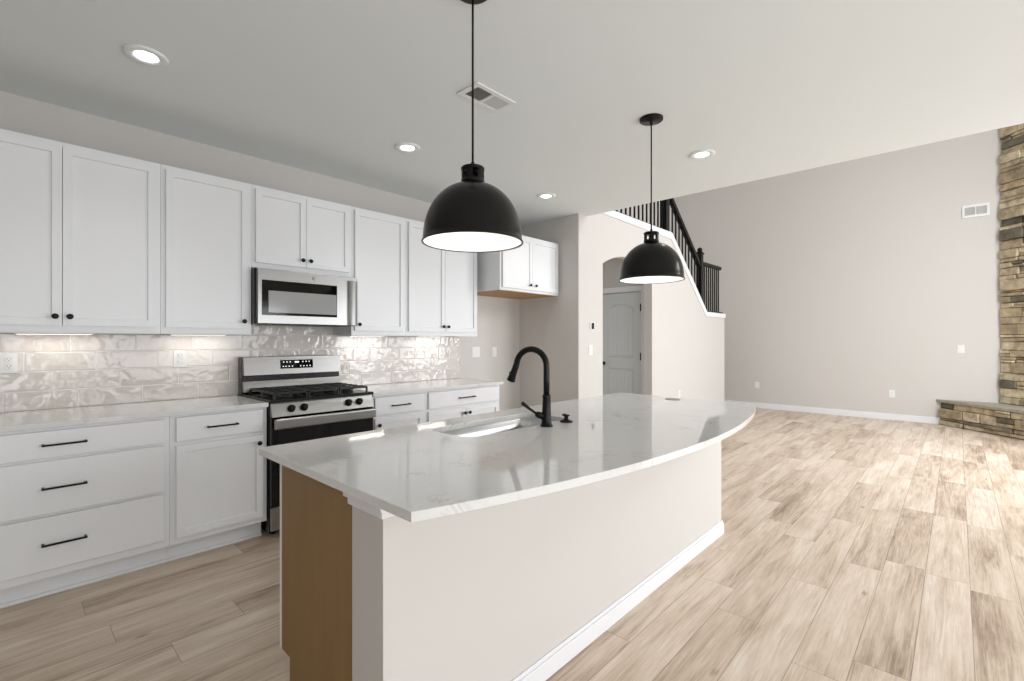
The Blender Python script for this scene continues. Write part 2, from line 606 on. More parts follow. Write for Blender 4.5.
def filled(name, loops, t, bevel=0.0):
    """flat polygon with holes (2D curve fill), thickness t from z = 0 up to z = t"""
    cu = bpy.data.curves.new(name, 'CURVE')
    cu.dimensions = '2D'
    cu.fill_mode = 'BOTH'
    cu.extrude = t / 2 - bevel
    cu.bevel_depth = bevel
    cu.bevel_resolution = 1
    cu.offset = -bevel
    for lp in loops:
        s = cu.splines.new('POLY')
        s.points.add(len(lp) - 1)
        for p, q in zip(s.points, lp):
            p.co = (q[0], q[1], 0, 1)
        s.use_cyclic_u = True
    o = bpy.data.objects.new(name, cu)
    COL.objects.link(o)
    dg = bpy.context.evaluated_depsgraph_get()
    dg.update()
    me = bpy.data.meshes.new_from_object(o.evaluated_get(dg))
    bpy.data.objects.remove(o, do_unlink=True)
    bpy.data.curves.remove(cu)
    me.materials.clear()
    for p in me.polygons:
        p.use_smooth = False
    me.transform(Matrix.Translation((0, 0, t / 2)))
    return me


def wall_holes(mb, u0, u1, z0, z1, holes, fn):
    """grid-cut wall: fn(mb, ua, ub, za, zb) adds a solid block"""
    us = sorted({u0, u1, *[h[0] for h in holes], *[h[1] for h in holes]})
    zs = sorted({z0, z1, *[h[2] for h in holes], *[h[3] for h in holes]})
    for a, b in zip(us, us[1:]):
        for c, d in zip(zs, zs[1:]):
            mu, mz = (a + b) / 2, (c + d) / 2
            if any(h[0] < mu < h[1] and h[2] < mz < h[3] for h in holes):
                continue
            fn(mb, a, b, c, d)


# ------------------------------------------------------------------ setting
W = 3.98            # kitchen wall
XA = 4.39           # side wall of the fridge alcove
YS = 3.09           # face of the stair wall
XF = 10.05          # far wall of the great room
HC = 2.7375         # kitchen ceiling
XC = 4.565          # edge of the kitchen ceiling
HT = 5.30           # great room ceiling
YB = 4.58           # back of the hall and stairs

b = MB(); b.box(XL - .15, XF + .15, YR - .15, YB + .15, -0.08, 0.0)
struct('floor', b, FLOORM)
b = MB(); b.box(XL - .15, XC, YR - .15, W + .12, HC, HC + .06)
struct('ceiling', b, CEIL)
b = MB(); b.box(XC - .1, XF + .15, YR - .15, YB + .15, HT, HT + .1)
struct('ceiling_upper', b, CEIL)
b = MB(); b.box(XL - .15, XA + .12, W, W + .12, 0, HC)
struct('wall_kitchen', b, WALL)
b = MB(); b.box(XA, XA + .12, YS + .125, W, 0, HC)
struct('wall_alcove', b, WALL)
b = MB(); b.box(XF, XF + .15, YR - .15, YB + .15, 0, HT)
struct('wall_far', b, WALL)
b = MB(); b.box(XC, XF, YB, YB + .15, 0, HT)
struct('wall_back', b, WALL)
b = MB(); b.box(XC - .1, XC, YR - .15, YB + .15, HC + .06, HT)
struct('wall_upper', b, WALL)
b = MB()
wall_holes(b, XL - .15, XF + .15, 0, HT, [w[:4] for w in WINS_R], lambda m, a, c, d, e: m.box(a, c, YR - .15, YR, d, e))
struct('wall_right', b, WALL)
b = MB()
wall_holes(b, YR, W + .12, 0, HC, [w[:4] for w in WINS_L], lambda m, a, c, d, e: m.box(XL - .15, XL, a, c, d, e))
struct('wall_left', b, WALL)
k = 0
for (a, c, d, e, p) in WINS_R:
    k += 1
    b = MB(); f = .05
    y0, y1 = YR - .11, YR - .04
    b.box(a, c, y0, y1, d, d + f); b.box(a, c, y0, y1, e - f, e)
    b.box(a, a + f, y0, y1, d + f, e - f); b.box(c - f, c, y0, y1, d + f, e - f)
    b.box((a + c) / 2 - .02, (a + c) / 2 + .02, y0 + .01, y1 - .01, d + f, e - f)
    struct('window_%d' % k, b, TRIM)
for (a, c, d, e, p) in WINS_L:
    k += 1
    b = MB(); f = .05
    x0, x1 = XL - .11, XL - .04
    b.box(x0, x1, a, c, d, d + f); b.box(x0, x1, a, c, e - f, e)
    b.box(x0, x1, a, a + f, d + f, e - f); b.box(x0, x1, c - f, c, d + f, e - f)
    b.box(x0 + .01, x1 - .01, (a + c) / 2 - .02, (a + c) / 2 + .02, d + f, e - f)
    struct('window_%d' % k, b, TRIM)

# stair wall with its arch, stepped along the stairs
AX0, AX1, ASP, APK = 4.885, 6.14, 2.235, 2.385
half = (AX1 - AX0) / 2
rise = APK - ASP
rad = (half * half + rise * rise) / (2 * rise)
ang = math.asin(half / rad)
arch = []
for i in range(25):
    t = -ang + 2 * ang * i / 24
    arch.append(((AX0 + AX1) / 2 + rad * math.sin(t), APK - rad + rad * math.cos(t)))
ST = 2.90           # top of the level part
LX0, LX1, LZ = 8.085, 8.95, 1.79
loop = [(XA, 0), (AX0, 0)] + arch + [(AX1, 0), (LX1, 0), (LX1, LZ), (LX0, LZ), (6.745, ST), (XC, ST), (XC, HC), (XA, HC)]
me = filled('wall_stair', [loop], 0.125)
me.transform(Matrix.Rotation(R(90), 4, 'X'))           # (x, y, z) -> (x, -z, y)
me.transform(Matrix.Translation((0, YS + 0.125, 0)))
struct('wall_stair', me, WALL)
b = MB(); b.box(LX1 - .125, LX1, YS + .125, YB, 0, LZ)
struct('wall_landing', b, WALL)
# white skirt along the stair opening
b = MB(); b.prism([(XC + .005, ST - .070), (XC + .005, ST + .008), (6.752, ST + .008), (6.735, ST - .090)], 'y', YS - .018, YS - .0002)
struct('trim_1', b, TRIM)
b = MB(); b.prism([(6.735, ST - .092), (6.752, ST + .006), (LX0 + .01, LZ + .008), (LX0 - .040, LZ - .065)], 'y', YS - .017, YS - .0002)
struct('trim_2', b, TRIM)
b = MB(); b.prism([(LX0 - .038, LZ - .067), (LX0 + .012, LZ + .008), (LX1 + .01, LZ + .008), (LX1 + .01, LZ - .067)], 'y', YS - .018, YS - .0002)
struct('trim_3', b, TRIM)
# stairs and hall behind
b = MB(); b.box(XC, 6.72, YS + .125, YB, HC - .12, ST)
struct('ceiling_hall', b, CEIL)
b = MB()
n = 6
for i in range(n):
    x0 = 6.72 + (LX0 - 6.72) * i / n
    z1 = ST - (ST - LZ) * (i + 1) / (n + 1)
    b.box(x0, x0 + (LX0 - 6.72) / n, YS + .126, YB - .001, z1 - .3, z1)
b.box(LX0, LX1 - .126, YS + .126, YB - .001, LZ - .25, LZ)
struct('stairs', b, TRIM)
XD = 6.36
b = MB()
wall_holes(b, YS + .125, YB, 0, HC - .12, [(3.36, 4.075, 0, 2.035)], lambda m, a, c, d, e: m.box(XD, XD + .11, a, c, d, e))
struct('wall_hall', b, WALL)
# door with arched raised panels
b = MB()
b.box(XD + .02, XD + .055, 3.365, 4.07, 0.008, 2.03)
dn = struct('door_1', b, DOORP)


def door_panel(y0, y1, z0, z1, arch_h):
    pts = [(y0, z0), (y1, z0), (y1, z1)]
    if arch_h:
        for i in range(1, 12):
            t = i / 12
            pts.append((y1 + (y0 - y1) * t, z1 + arch_h * math.sin(math.pi * t)))
    pts.append((y0, z1))
    return pts


def door_ring(mb, outer, inner, xf, xb):
    """moulding ring between two like loops, raised towards -X"""
    bm = mb.bm
    n_ = len(outer)
    O = [bm.verts.new((xb, p[0], p[1])) for p in outer]
    M_ = [bm.verts.new((xf, (p[0] + q[0]) / 2, (p[1] + q[1]) / 2)) for p, q in zip(outer, inner)]
    I = [bm.verts.new((xb, p[0], p[1])) for p in inner]
    for A, B in ((O, M_), (M_, I)):
        for i in range(n_):
            bm.faces.new((A[i], A[(i + 1) % n_], B[(i + 1) % n_], B[i]))


for (z0, z1, ah) in ((0.22, 0.90, 0), (1.06, 1.80, 0.07)):
    b = MB()
    o_ = door_panel(3.50, 3.935, z0, z1, ah)
    i_ = door_panel(3.53, 3.905, z0 + .03, z1 - .03, ah)
    door_ring(b, o_, i_, XD + .008, XD + .0202)
    for q in range(1, 6):
        yy = 3.53 + (3.905 - 3.53) * q / 6
        b.box(XD + .0165, XD + .0202, yy - .006, yy + .006, z0 + .035, z1 - .03)
    pm = struct('door_panel', b, DOORP, dn)
b = MB()
b.cyl((XD + .02, 4.015, 0.965), (XD + .012, 4.015, 0.965), .028)
b.cyl((XD + .012, 4.015, 0.965), (XD - .02, 4.015, 0.965), .011)
b.ball((XD - .035, 4.015, 0.965), .031)
struct('door_knob', b, BLACK, dn)
for hz in (0.22, 1.08, 1.80):
    b = MB(); b.box(XD + .008, XD + .022, 3.35, 3.395, hz - .055, hz + .055, .003)
    struct('hinge', b, BLACK, dn)
b = MB()
b.box(XD - .018, XD - .0002, 3.285, 3.36, 0, 2.045); b.box(XD - .018, XD - .0002, 4.075, 4.15, 0, 2.045)
b.box(XD - .020, XD - .0002, 3.285, 4.15, 2.045, 2.12)
struct('trim_4', b, TRIM)


def baseboard(name, x0, x1, y0, y1, h=.104):
    b = MB(); b.box(x0, x1, y0, y1, 0, h, .004)
    struct(name, b, TRIM)


baseboard('baseboard_far', XF - .015, XF - .0002, .20, YB - .001)
baseboard('baseboard_stair', AX1 + .005, LX1, YS - .015, YS - .0002)
baseboard('baseboard_post', XA, AX0 - .005, YS - .015, YS - .0002)
baseboard('baseboard_alcove', XA - .015, XA - .0002, YS + .001, W - .016)
baseboard('baseboard_kitchen', 3.43, XA - .016, W - .015, W - .0002)
baseboard('baseboard_hall', XD - .015, XD - .0002, 3.217, 3.283)

# tiled splashback
b = MB(); b.box(XL + .001, 3.415, W - .009, W - .0002, 0.905, 1.357)
struct('wall_backsplash', b, TILE)
b = MB(); b.box(1.207, 1.972, W - .009, W - .0002, 1.357, 1.435)
struct('wall_backsplash_upper', b, TILE)

# ------------------------------------------------------------------ cabinets
UB, UT = 1.359, 2.423
UF = 3.65           # upper face frame, doors stand 20 mm proud
BF = 3.37           # base face frame
BT = 0.874          # top of base cabinets


def knob(parent, x, y, z, sgn=1):
    b = MB()
    prof = [(0, 0), (.006, 0), (.006, .012), (.013, .016), (.0155, .022), (.014, .027), (.008, .030), (0, .0305)]
    b.lathe(0, 0, prof, 18)
    me = b.mesh('knob')
    me.transform(Matrix.Translation((x, y, z)) @ Matrix.Rotation(R(90 * sgn), 4, 'X'))
    return part('knob', me, BLACK, parent)


def bar_handle(parent, xc, y, z, ln=.17):
    b = MB()
    b.box(xc - ln / 2, xc + ln / 2, y - .034, y - .024, z - .005, z + .005, .002)
    for s in (-1, 1):
        b.box(xc + s * (ln / 2 - .006) - .005, xc + s * (ln / 2 - .006) + .005, y - .0245, y, z - .005, z + .005)
    return part('handle', b, BLACK, parent)


def upper(x0, x1, z0, z1, yf, doors, label, wood_bottom=False, knob_side=1):
    t = thing('upper_cabinet', label, 'cabinet', (x0, W - .001, z0), 'upper kitchen cabinets')
    b = MB(); b.box(x0 + .0006, x1 - .0006, yf, W - .001, z0 + .003, z1, .0015)
    part('body', b, CAB, t)
    if wood_bottom:
        b = MB(); b.box(x0 + .018, x1 - .004, yf + .018, W - .002, z0 - .001, z0 + .0029)
        part('underside', b, OAK, t, 'bare wood underside panel')
    elif z0 < 1.5:
        b = MB(); b.box(x0 + .0006, x1 - .0006, yf + .002, yf + .022, z0 - .002, z0 + .0029)
        part('light_rail', b, CAB, t)
    rv = .025
    ko = .030 if not wood_bottom else .046
    zb, zt = z0 + (.040 if not wood_bottom else .030), z1 - .028
    w = x1 - x0
    if doors == 2:
        xm = (x0 + x1) / 2
        spans = [(x0 + rv, xm - .0015, xm - ko), (xm + .0015, x1 - rv, xm + ko)]
    elif knob_side > 0:
        spans = [(x0 + rv, x1 - rv, x1 - rv - .030)]
    else:
        spans = [(x0 + rv, x1 - rv, x0 + rv + .030)]
    for (a, c, kx) in spans:
        b = MB(); b.shaker(a, c, yf - .0205, zb, zt)
        d = part('door', b, CAB, t)
        knob(d, kx, yf - .0205, zb + .050)
    return t


X0, X1, X2, X3, X4, X5 = -.236, .666, 1.203, 1.974, 2.497, 3.415
U0, U1, U2, U3, U4, U5 = -.226, .674, 1.199, 1.961, 2.489, 3.372
upper(U0, U1, UB, UT, UF, 2, 'wide white double door wall cabinet at the left edge of the photo')
upper(U1, U2, UB, UT, UF, 1, 'white single door wall cabinet just left of the microwave, knob at right', knob_side=1)
upper(U2, U3, 1.832, UT, UF, 2, 'short white double door wall cabinet directly above the microwave')
upper(U3, U4, UB, UT, UF, 1, 'white single door wall cabinet just right of the microwave, knob at left', knob_side=-1)
upper(U4, U5, UB, UT, UF, 2, 'white double door wall cabinet over the splashback end, partly behind a pendant')
upper(X5 + .010, XA - .002, 1.828, UT + .01, 3.372, 2, 'deep white cabinet with bare wood underside above the empty fridge alcove', wood_bottom=True)


def base(x0, x1, kind, label, knob_side=1):
    t = thing('base_cabinet', label, 'cabinet', (x0, W - .001, 0), 'base kitchen cabinets along the tiled wall')
    b = MB(); b.box(x0 + .0006, x1 - .0006, BF, W - .001, .112, BT, .0015)
    part('body', b, CAB, t)
    b = MB(); b.box(x0 + .0006, x1 - (.0006 if x1 != X2 else .012), BF + .07, W - .002, 0.0, .1115)
    b.box(x0 + .0006, x1 - (.0006 if x1 != X2 else .012), BF + .056, BF + .0698, 0, .018, .003)
    part('toe_kick', b, CAB, t)
    rv = .029
    yf = BF - .0205

    def slab(a, c, z0, z1, ln):
        b = MB(); b.box(a, c, yf, BF - .0004, z0, z1, .003)
        d = part('drawer_front', b, CAB, t)
        bar_handle(d, (a + c) / 2, yf, (z0 + z1) / 2, ln)
    if kind == 'drawers':
        for z0, z1 in ((.722, .858), (.440, .706), (.156, .424)):
            slab(x0 + rv, x1 - rv, z0, z1, .172)
        return t
    slab(x0 + rv, x1 - rv, .718, .860, .172 if kind == 'single' else .19)
    zb, zt = .152, .694
    if kind == 'single':
        b = MB(); b.shaker(x0 + rv, x1 - rv, yf, zb, zt)
        d = part('door', b, CAB, t)
        knob(d, (x1 - rv - .028) if knob_side > 0 else (x0 + rv + .028), yf, zt - .05)
    else:
        xm = (x0 + x1) / 2
        for a, c, kx in ((x0 + rv, xm - .0015, xm - .030), (xm + .0015, x1 - rv, xm + .030)):
            b = MB(); b.shaker(a, c, yf, zb, zt)
            d = part('door', b, CAB, t)
            knob(d, kx, yf, zt - .05)
    return t


base(X0, X1, 'drawers', 'wide white base cabinet with three stacked drawers at the left edge')
base(X1, X2, 'single', 'white base cabinet with one drawer over one door, left of the range', 1)
base(X3, X4, 'single', 'narrow white base cabinet with one short drawer, right of the range', -1)
base(X4, X5, 'double', 'wide white base cabinet at the right end, one drawer over double doors')


def counter(x0, x1, label):
    b = MB(); b.box(x0, x1, 3.335, W - .0095, BT + .001, .904, .0025)
    single('countertop', b, QUARTZ, label, 'countertop', (x0, 3.335, BT + .001), 'countertops along the tiled wall')


counter(X0 - .6, X2 - .001, 'long pale quartz countertop on the drawers left of the range')
counter(X3 + .003, X5 + .025, 'pale quartz countertop on the base cabinets right of the range')
# filler base further left, outside the frame but met by the counter
t = thing('base_cabinet', 'plain white base cabinet carrying the left end of the long countertop', 'cabinet', (X0 - .6, W - .001, 0), 'base kitchen cabinets along the tiled wall')
b = MB(); b.box(X0 - .59, X0 - .001, BF, W - .001, .112, BT, .0015); part('body', b, CAB, t)
b = MB(); b.shaker(X0 - .575, X0 - .02, BF - .0205, .152, .858); part('door', b, CAB, t)
b = MB(); b.box(X0 - .59, X0 - .001, BF + .07, W - .002, 0, .1115); part('toe_kick', b, CAB, t)

# ------------------------------------------------------------------ range
RX0, RX1 = X2 + .006, X3 - .004
rg = thing('gas_range', 'stainless steel gas range with black grates between the base cabinets', 'stove', ((RX0 + RX1) / 2, W - .02, 0))
b = MB()
b.box(RX0, RX1, 3.345, W - .02, .03, .898, .002)
for sx in (RX0 + .05, RX1 - .05):
    for sy in (3.42, W - .08):
        b.cyl((sx, sy, 0), (sx, sy, .031), .018, n=12)
part('body', b, BLKENAMEL, rg, 'black enamel oven body')
b = MB()
b.box(RX0, RX1, 3.318, 3.876, .8985, .918, .004)
part('cooktop', b, BLKENAMEL, rg, 'black enamel cooktop')
# control panel, slightly raked
b = MB()
b.verts_box([(RX0 + .004, 3.304, .804), (RX1 - .004, 3.304, .804), (RX1 - .004, 3.3448, .804), (RX0 + .004, 3.3448, .804),
             (RX0 + .004, 3.338, .897), (RX1 - .004, 3.338, .897), (RX1 - .004, 3.3448, .895), (RX0 + .004, 3.3448, .895)], .002)
cp = part('control_panel', b, STEEL, rg, 'brushed steel knob panel')
for kx in (1.343, 1.430, 1.760, 1.846):
    b = MB()
    b.lathe(0, 0, [(0, 0), (.026, 0), (.026, .006), (.021, .008), (.019, .030), (.016, .033), (0, .033)], 22)
    b.box(-.0035, .0035, -.018, .018, .033, .036)
    me = b.mesh('knob')
    me.transform(Matrix.Translation((kx, 3.3212, .851)) @ Matrix.Rotation(R(90 - 20), 4, 'X'))
    part('knob', me, BLACK, cp, 'black round burner knob')
# oven door
b = MB(); b.box(RX0 + .004, RX1 - .004, 3.318, 3.3446, .205, .800, .003)
od = part('oven_door', b, GLASSBLK, rg, 'glossy black glass oven door')
b = MB()
b.box(RX0 + .008, RX1 - .008, 3.262, 3.290, .724, .795, .010, 3)
for sx in (RX0 + .045, RX1 - .045):
    b.box(sx - .018, sx + .018, 3.28, 3.319, .738, .782, .004)
part('handle', b, STEEL, od, 'full width brushed steel handle')
b = MB(); b.box(RX0 + .004, RX1 - .004, 3.320, 3.3446, .045, .198, .003)
part('bottom_drawer', b, STEEL, rg, 'brushed steel bottom drawer')
# backguard
b = MB()
b.box(RX0, RX1, 3.877, W - .021, .8985, 1.19, .002)
bgd = part('backguard', b, BLKENAMEL, rg, 'black backguard body')
b = MB()
b.verts_box([(RX0 + .003, 3.840, 1.052), (RX1 - .003, 3.840, 1.052), (RX1 - .003, 3.8768, 1.052), (RX0 + .003, 3.8768, 1.052),
             (RX0 + .003, 3.862, 1.192), (RX1 - .003, 3.862, 1.192), (RX1 - .003, 3.8768, 1.192), (RX0 + .003, 3.8768, 1.192)], .003)
part('steel_face', b, STEEL, bgd, 'raked brushed steel face')
b = MB()
b.verts_box([(RX0 + .003, 3.840, .93), (RX1 - .003, 3.840, .93), (RX1 - .003, 3.8768, .93), (RX0 + .003, 3.8768, .93),
             (RX0 + .003, 3.865, 1.010), (RX1 - .003, 3.865, 1.010), (RX1 - .003, 3.8768, 1.010), (RX0 + .003, 3.8768, 1.010)], .002)
part('lower_face', b, STEEL, bgd, 'narrow brushed steel lower strip')


def rake(z):
    return 3.840 + (z - 1.052) / (1.192 - 1.052) * .022


b = MB()
za, zb = 1.096, 1.163
b.verts_box([(1.475, rake(za) - .003, za), (1.730, rake(za) - .003, za), (1.730, rake(za) + .004, za), (1.475, rake(za) + .004, za),
             (1.475, rake(zb) - .003, zb), (1.730, rake(zb) - .003, zb), (1.730, rake(zb) + .004, zb), (1.475, rake(zb) + .004, zb)])
disp = part('display', b, GLASSBLK, bgd, 'black glass control display')
for zz, xs in ((1.147, (1.50, 1.525, 1.55, 1.65, 1.675, 1.70)), (1.113, (1.495, 1.515, 1.54, 1.565, 1.63, 1.655, 1.68, 1.705))):
    for xx in xs:
        b = MB(); b.box(xx - .004, xx + .004, rake(zz) - .0038, rake(zz) - .0030, zz - .0035, zz + .0035)
        part('touch_key', b, DIGIT, disp)
b = MB(); b.box(1.585, 1.618, rake(1.145) - .0038, rake(1.145) - .0030, 1.139, 1.151)
part('clock', b, DIGIT, disp, 'small pale lit clock')
# grates: three cast sections with bars and feet
gw = (RX1 - RX0 - .06) / 3
for i in range(3):
    gx0 = RX0 + .03 + gw * i + .003
    gx1 = gx0 + gw - .006
    gy0, gy1 = 3.35, 3.822
    zt, zb = .962, .948
    b = MB()
    for yy in (gy0, gy1 - .012):
        b.box(gx0, gx1, yy, yy + .012, zb, zt, .003)
    for xx in (gx0, gx1 - .012):
        b.box(xx, xx + .012, gy0, gy1, zb, zt, .003)
    xm = (gx0 + gx1) / 2
    b.box(xm - .005, xm + .005, gy0, gy1, zb, zt + .002, .002)
    for yy in (3.43, 3.515, 3.60, 3.68, 3.765):
        b.box(gx0, gx1, yy - .005, yy + .005, zb, zt + .002, .002)
    for xx in (gx0 + .006, gx1 - .006):
        for yy in (gy0 + .006, (gy0 + gy1) / 2, gy1 - .006):
            b.box(xx - .006, xx + .006, yy - .006, yy + .006, .9178, zb + .003)
    part('grate', b, IRON, rg, 'black cast iron grate')
for bx in (RX0 + .15, (RX0 + RX1) / 2, RX1 - .15):
    for by in ((3.47, 3.725) if bx != (RX0 + RX1) / 2 else (3.597,)):
        b = MB()
        b.lathe(bx, by, [(0, .918), (.055, .918), (.052, .926), (.040, .928), (.040, .936), (.034, .940), (0, .940)], 24)
        part('burner', b, IRON, rg, 'round black burner cap')

# ------------------------------------------------------------------ microwave
MX0, MX1, MZ0, MZ1 = U2 + .0015, U3 - .0008, 1.432, 1.826
mw = thing('microwave', 'stainless over the range microwave under the short wall cabinet', 'microwave', ((MX0 + MX1) / 2, W - .01, MZ0))
b = MB(); b.box(MX0, MX1, 3.595, W - .0095, MZ0, MZ1, .002)
part('body', b, BLKENAMEL, mw, 'black metal body')
b = MB()
for q in range(7):
    b.box(MX0 + .06 + q * .09, MX0 + .12 + q * .09, 3.65, 3.72, MZ0 - .003, MZ0 - .0002)
part('grease_filter', b, VENTIN, mw)
dz0, dz1 = MZ0 + .004, MZ1 - .004
b = MB()
# door frame around the window
wx0, wx1, wz0, wz1 = MX0 + .036, MX0 + .588, 1.497, 1.742
b.box(MX0 + .010, wx0, 3.553, 3.5948, dz0, dz1, .002)
b.box(wx1, MX1 - .001, 3.553, 3.5948, dz0, dz1, .002)
b.box(wx0 - .003, wx1 + .003, 3.553, 3.5948, dz0, wz0, .002)
b.box(wx0 - .003, wx1 + .003, 3.553, 3.5948, wz1, dz1, .002)
md = part('door', b, STEEL, mw, 'brushed steel door frame')
b = MB(); b.box(wx0 + .0003, wx1 - .0003, 3.558, 3.5945, wz0 + .0003, wz1 - .0003)
wn = part('window', b, GLASSBLK, md, 'black glass window border')
b = MB(); b.box(wx0 + .045, wx1 - .002, 3.5562, 3.558, wz0 + .018, wz1 - .072)
part('viewing_pane', b, MWIN, wn, 'viewing pane with its reflection painted grey')
b = MB()
me_pts = []
hx0, hx1 = MX1 - .078, MX1 - .004
for i in range(9):
    t = i / 8
    me_pts.append((hx0 + (hx1 - hx0) * t, 3.5525 - .034 * math.sin(math.pi * (0.15 + .75 * t))))
lp = me_pts + [(hx1, 3.5528), (hx0, 3.5528)]
b.prism(lp, 'z', dz0 + .002, dz1 - .030)
part('handle', b, STEEL, md, 'wide curved steel pull handle')
b = MB()
b.lathe(0, 0, [(0, 0), (.0135, 0), (.0135, .0015), (.0115, .002), (0, .002)], 24)
me = b.mesh('badge'); me.transform(Matrix.Translation((1.604, 3.5528, 1.784)) @ Matrix.Rotation(R(90), 4, 'X'))
part('badge', me, GREY, md, 'small round grey emblem')

# ------------------------------------------------------------------ island
IX0, IX1 = .738, 3.345
IY0, IYW, IYB = 1.175, 1.349, 1.903
IZ = .8755
isl = thing('kitchen_island', 'kitchen island with painted seating wall and brown end panel', 'kitchen island', ((IX0 + IX1) / 2, 1.55, 0))
b = MB(); b.box(IX0 - .011, IX1, IY0, IYW, 0, IZ, .0015)
part('knee_wall', b, WALL, isl, 'greige painted seating side wall')
b = MB(); b.box(IX0 + .008, IX1 - .02, IYW + .0005, IYB - .001, .112, IZ - .24)
b.box(IX0 + .008, IX0 + .10, IYW + .0005, IYB - .001, IZ - .24, IZ)
b.box(IX0 + 1.5, IX1 - .02, IYW + .0005, IYB - .001, IZ - .24, IZ)
b.box(IX0 + .09, IX0 + 1.51, IYW + .0005, IYW + .02, IZ - .24, IZ)
b.box(IX0 + .008, IX1 - .02, IYW + .0005, IYB - .075, 0, .1121)
part('cabinet_body', b, CAB, isl, 'white cabinet box behind the wall')
b = MB()
b.prism([(IYW + .0005, 0), (IYW + .0005, IZ), (IYB, IZ), (IYB, .128), (IYB - .075, .128 - .001), (IYB - .075, 0)], 'x', IX0 - .004, IX0 + .0075)
part('end_panel', b, PANEL, isl, 'bare brown wood end panel')
b = MB(); b.box(IX0 - .004, IX1 - .02, IYB + .0002, IYB + .020, .128, IZ)
part('face_frame', b, CAB, isl, 'white face frame on the kitchen side')
nd = 5
for i in range(nd):
    a = IX0 + .03 + (IX1 - IX0 - .08) * i / nd
    b = MB(); b.shaker(a + .006, a + (IX1 - IX0 - .08) / nd - .006, IYB + .0407, .15, .855, sgn=-1)
    d = part('door', b, CAB, isl)
    knob(d, a + .05, IYB + .0407, .80, -1)
# cap moulding around the seating wall under the top
b = MB()
for (e, z0, z1) in ((.010, .818, .842), (.020, .842, .8754)):
    b.box(IX0 - .011 - e, IX1 + e, IY0 - e, IY0 - .0002, z0, z1, .002)
    b.box(IX0 - .011 - e, IX0 - .0112, IY0 - .0002, IYW + e, z0, z1, .002)
    b.box(IX1 + .0002, IX1 + e, IY0 - .0002, IYW + e, z0, z1, .002)
part('cap_moulding', b, TRIM, isl, 'white moulding under the countertop')
b = MB()
for (e, z0, z1) in ((.014, 0, .074), (.008, .074, .090)):
    b.box(IX0 - .011 - e, IX1 + e, IY0 - e, IY0 - .0002, z0, z1, .003)
    b.box(IX0 - .011 - e, IX0 - .0112, IY0 - .0002, IYW, z0, z1, .003)
    b.box(IX1 + .0002, IX1 + e, IY0 - .0002, IYW, z0, z1, .003)
part('baseboard', b, TRIM, isl, 'white baseboard')

# island top: bowed seating edge, sink cut-out
TX0, TX1, TYF, TYB = .672, 3.355, .961, 1.965
sag = .205
ch = (TX1 - TX0) / 2
ra = (ch * ch + sag * sag) / (2 * sag)
aa = math.asin(ch / ra)
outer = [(TX0, TYB), (TX0, TYF)]
for i in range(1, 110):
    t = -aa + 2 * aa * i / 110
    outer.append(((TX0 + TX1) / 2 + ra * math.sin(t), TYF + ra * math.cos(aa) - ra * math.cos(t)))
outer += [(TX1, TYF), (TX1, TYB)]


def rrect(x0, x1, y0, y1, r, n=8):
    pts = []
    for cx, cy, a0 in ((x1 - r, y1 - r, 0), (x0 + r, y1 - r, 90), (x0 + r, y0 + r, 180), (x1 - r, y0 + r, 270)):
        for i in range(n + 1):
            a = R(a0 + 90 * i / n)
            pts.append((cx + r * math.cos(a), cy + r * math.sin(a)))
    return pts


SX0, SX1, SY0, SY1 = 1.345, 2.055, 1.505, 1.805
hole = rrect(SX0, SX1, SY0, SY1, .07)
me = filled('island_countertop', [outer, hole], .026, .0012)
me.transform(Matrix.Translation((0, 0, .876)))
single('island_countertop', me, QUARTZ, 'large white quartz island countertop with one bowed edge', 'countertop', ((TX0 + TX1) / 2, 1.45, .876))

# undermount sink: rim flange, walls and bottom as one shell with a drain
bm = bmesh.new()
levels = [(.022, .8752), (-.001, .8752), (-.003, .80), (-.010, .695), (-.035, .668), (-.10, .664)]
rings = []
for e, z in levels:
    r_ = max(.03, .07 + e)
    rings.append([bm.verts.new((x, y, z)) for x, y in rrect(SX0 - e, SX1 + e, SY0 - e, SY1 + e, r_)])
for A, B in zip(rings, rings[1:]):
    for i in range(len(A)):
        f = bm.faces.new((A[i], A[(i + 1) % len(A)], B[(i + 1) % len(A)], B[i])); f.smooth = True
bm.faces.new(rings[-1])
mbs = MB(); mbs.bm.free(); mbs.bm = bm
sk = thing('sink', 'stainless steel undermount sink set into the island countertop', 'sink', ((SX0 + SX1) / 2, 1.655, .664))
part('basin', mbs, SINKM, sk)
b = MB(); b.lathe((SX0 + SX1) / 2, 1.68, [(0, .6645), (.044, .6645), (.044, .668), (.034, .6685), (.030, .666), (0, .666)], 24)
part('drain', b, STEEL, sk, 'round drain fitting')

# faucet
FX, FY, FZ = 1.790, 1.447, .902
fc = thing('faucet', 'tall matte black gooseneck faucet beside the island sink', 'faucet', (FX, FY, FZ))
b = MB()
b.lathe(FX, FY, [(0, FZ), (.0305, FZ), (.0305, FZ + .006), (.026, FZ + .011), (.024, FZ + .03), (.0225, FZ + .05), (.0205, FZ + .10), (.019, FZ + .135),
                 (.0205, FZ + .14), (.0205, FZ + .148), (.016, FZ + .155), (0, FZ + .155)], 28)
part('body', b, BLACK, fc)
dirx, diry = math.cos(R(103)), math.sin(R(103))
RR = .083
pts = [(FX, FY, FZ + .15), (FX, FY, FZ + .22), (FX, FY, FZ + .285)]
cz = FZ + .288
for i in range(1, 17):
    a = math.pi * i / 16.8
    q = RR * (1 - math.cos(a))
    pts.append((FX + dirx * q, FY + diry * q, cz + RR * math.sin(a)))
q = pts[-1]
d_ = Vector(pts[-1]) - Vector(pts[-2]); d_.normalize()
pts.append(tuple(Vector(q) + d_ * .010))
b = MB(); b.tube(pts, .0150, 18)
part('spout', b, BLACK, fc)
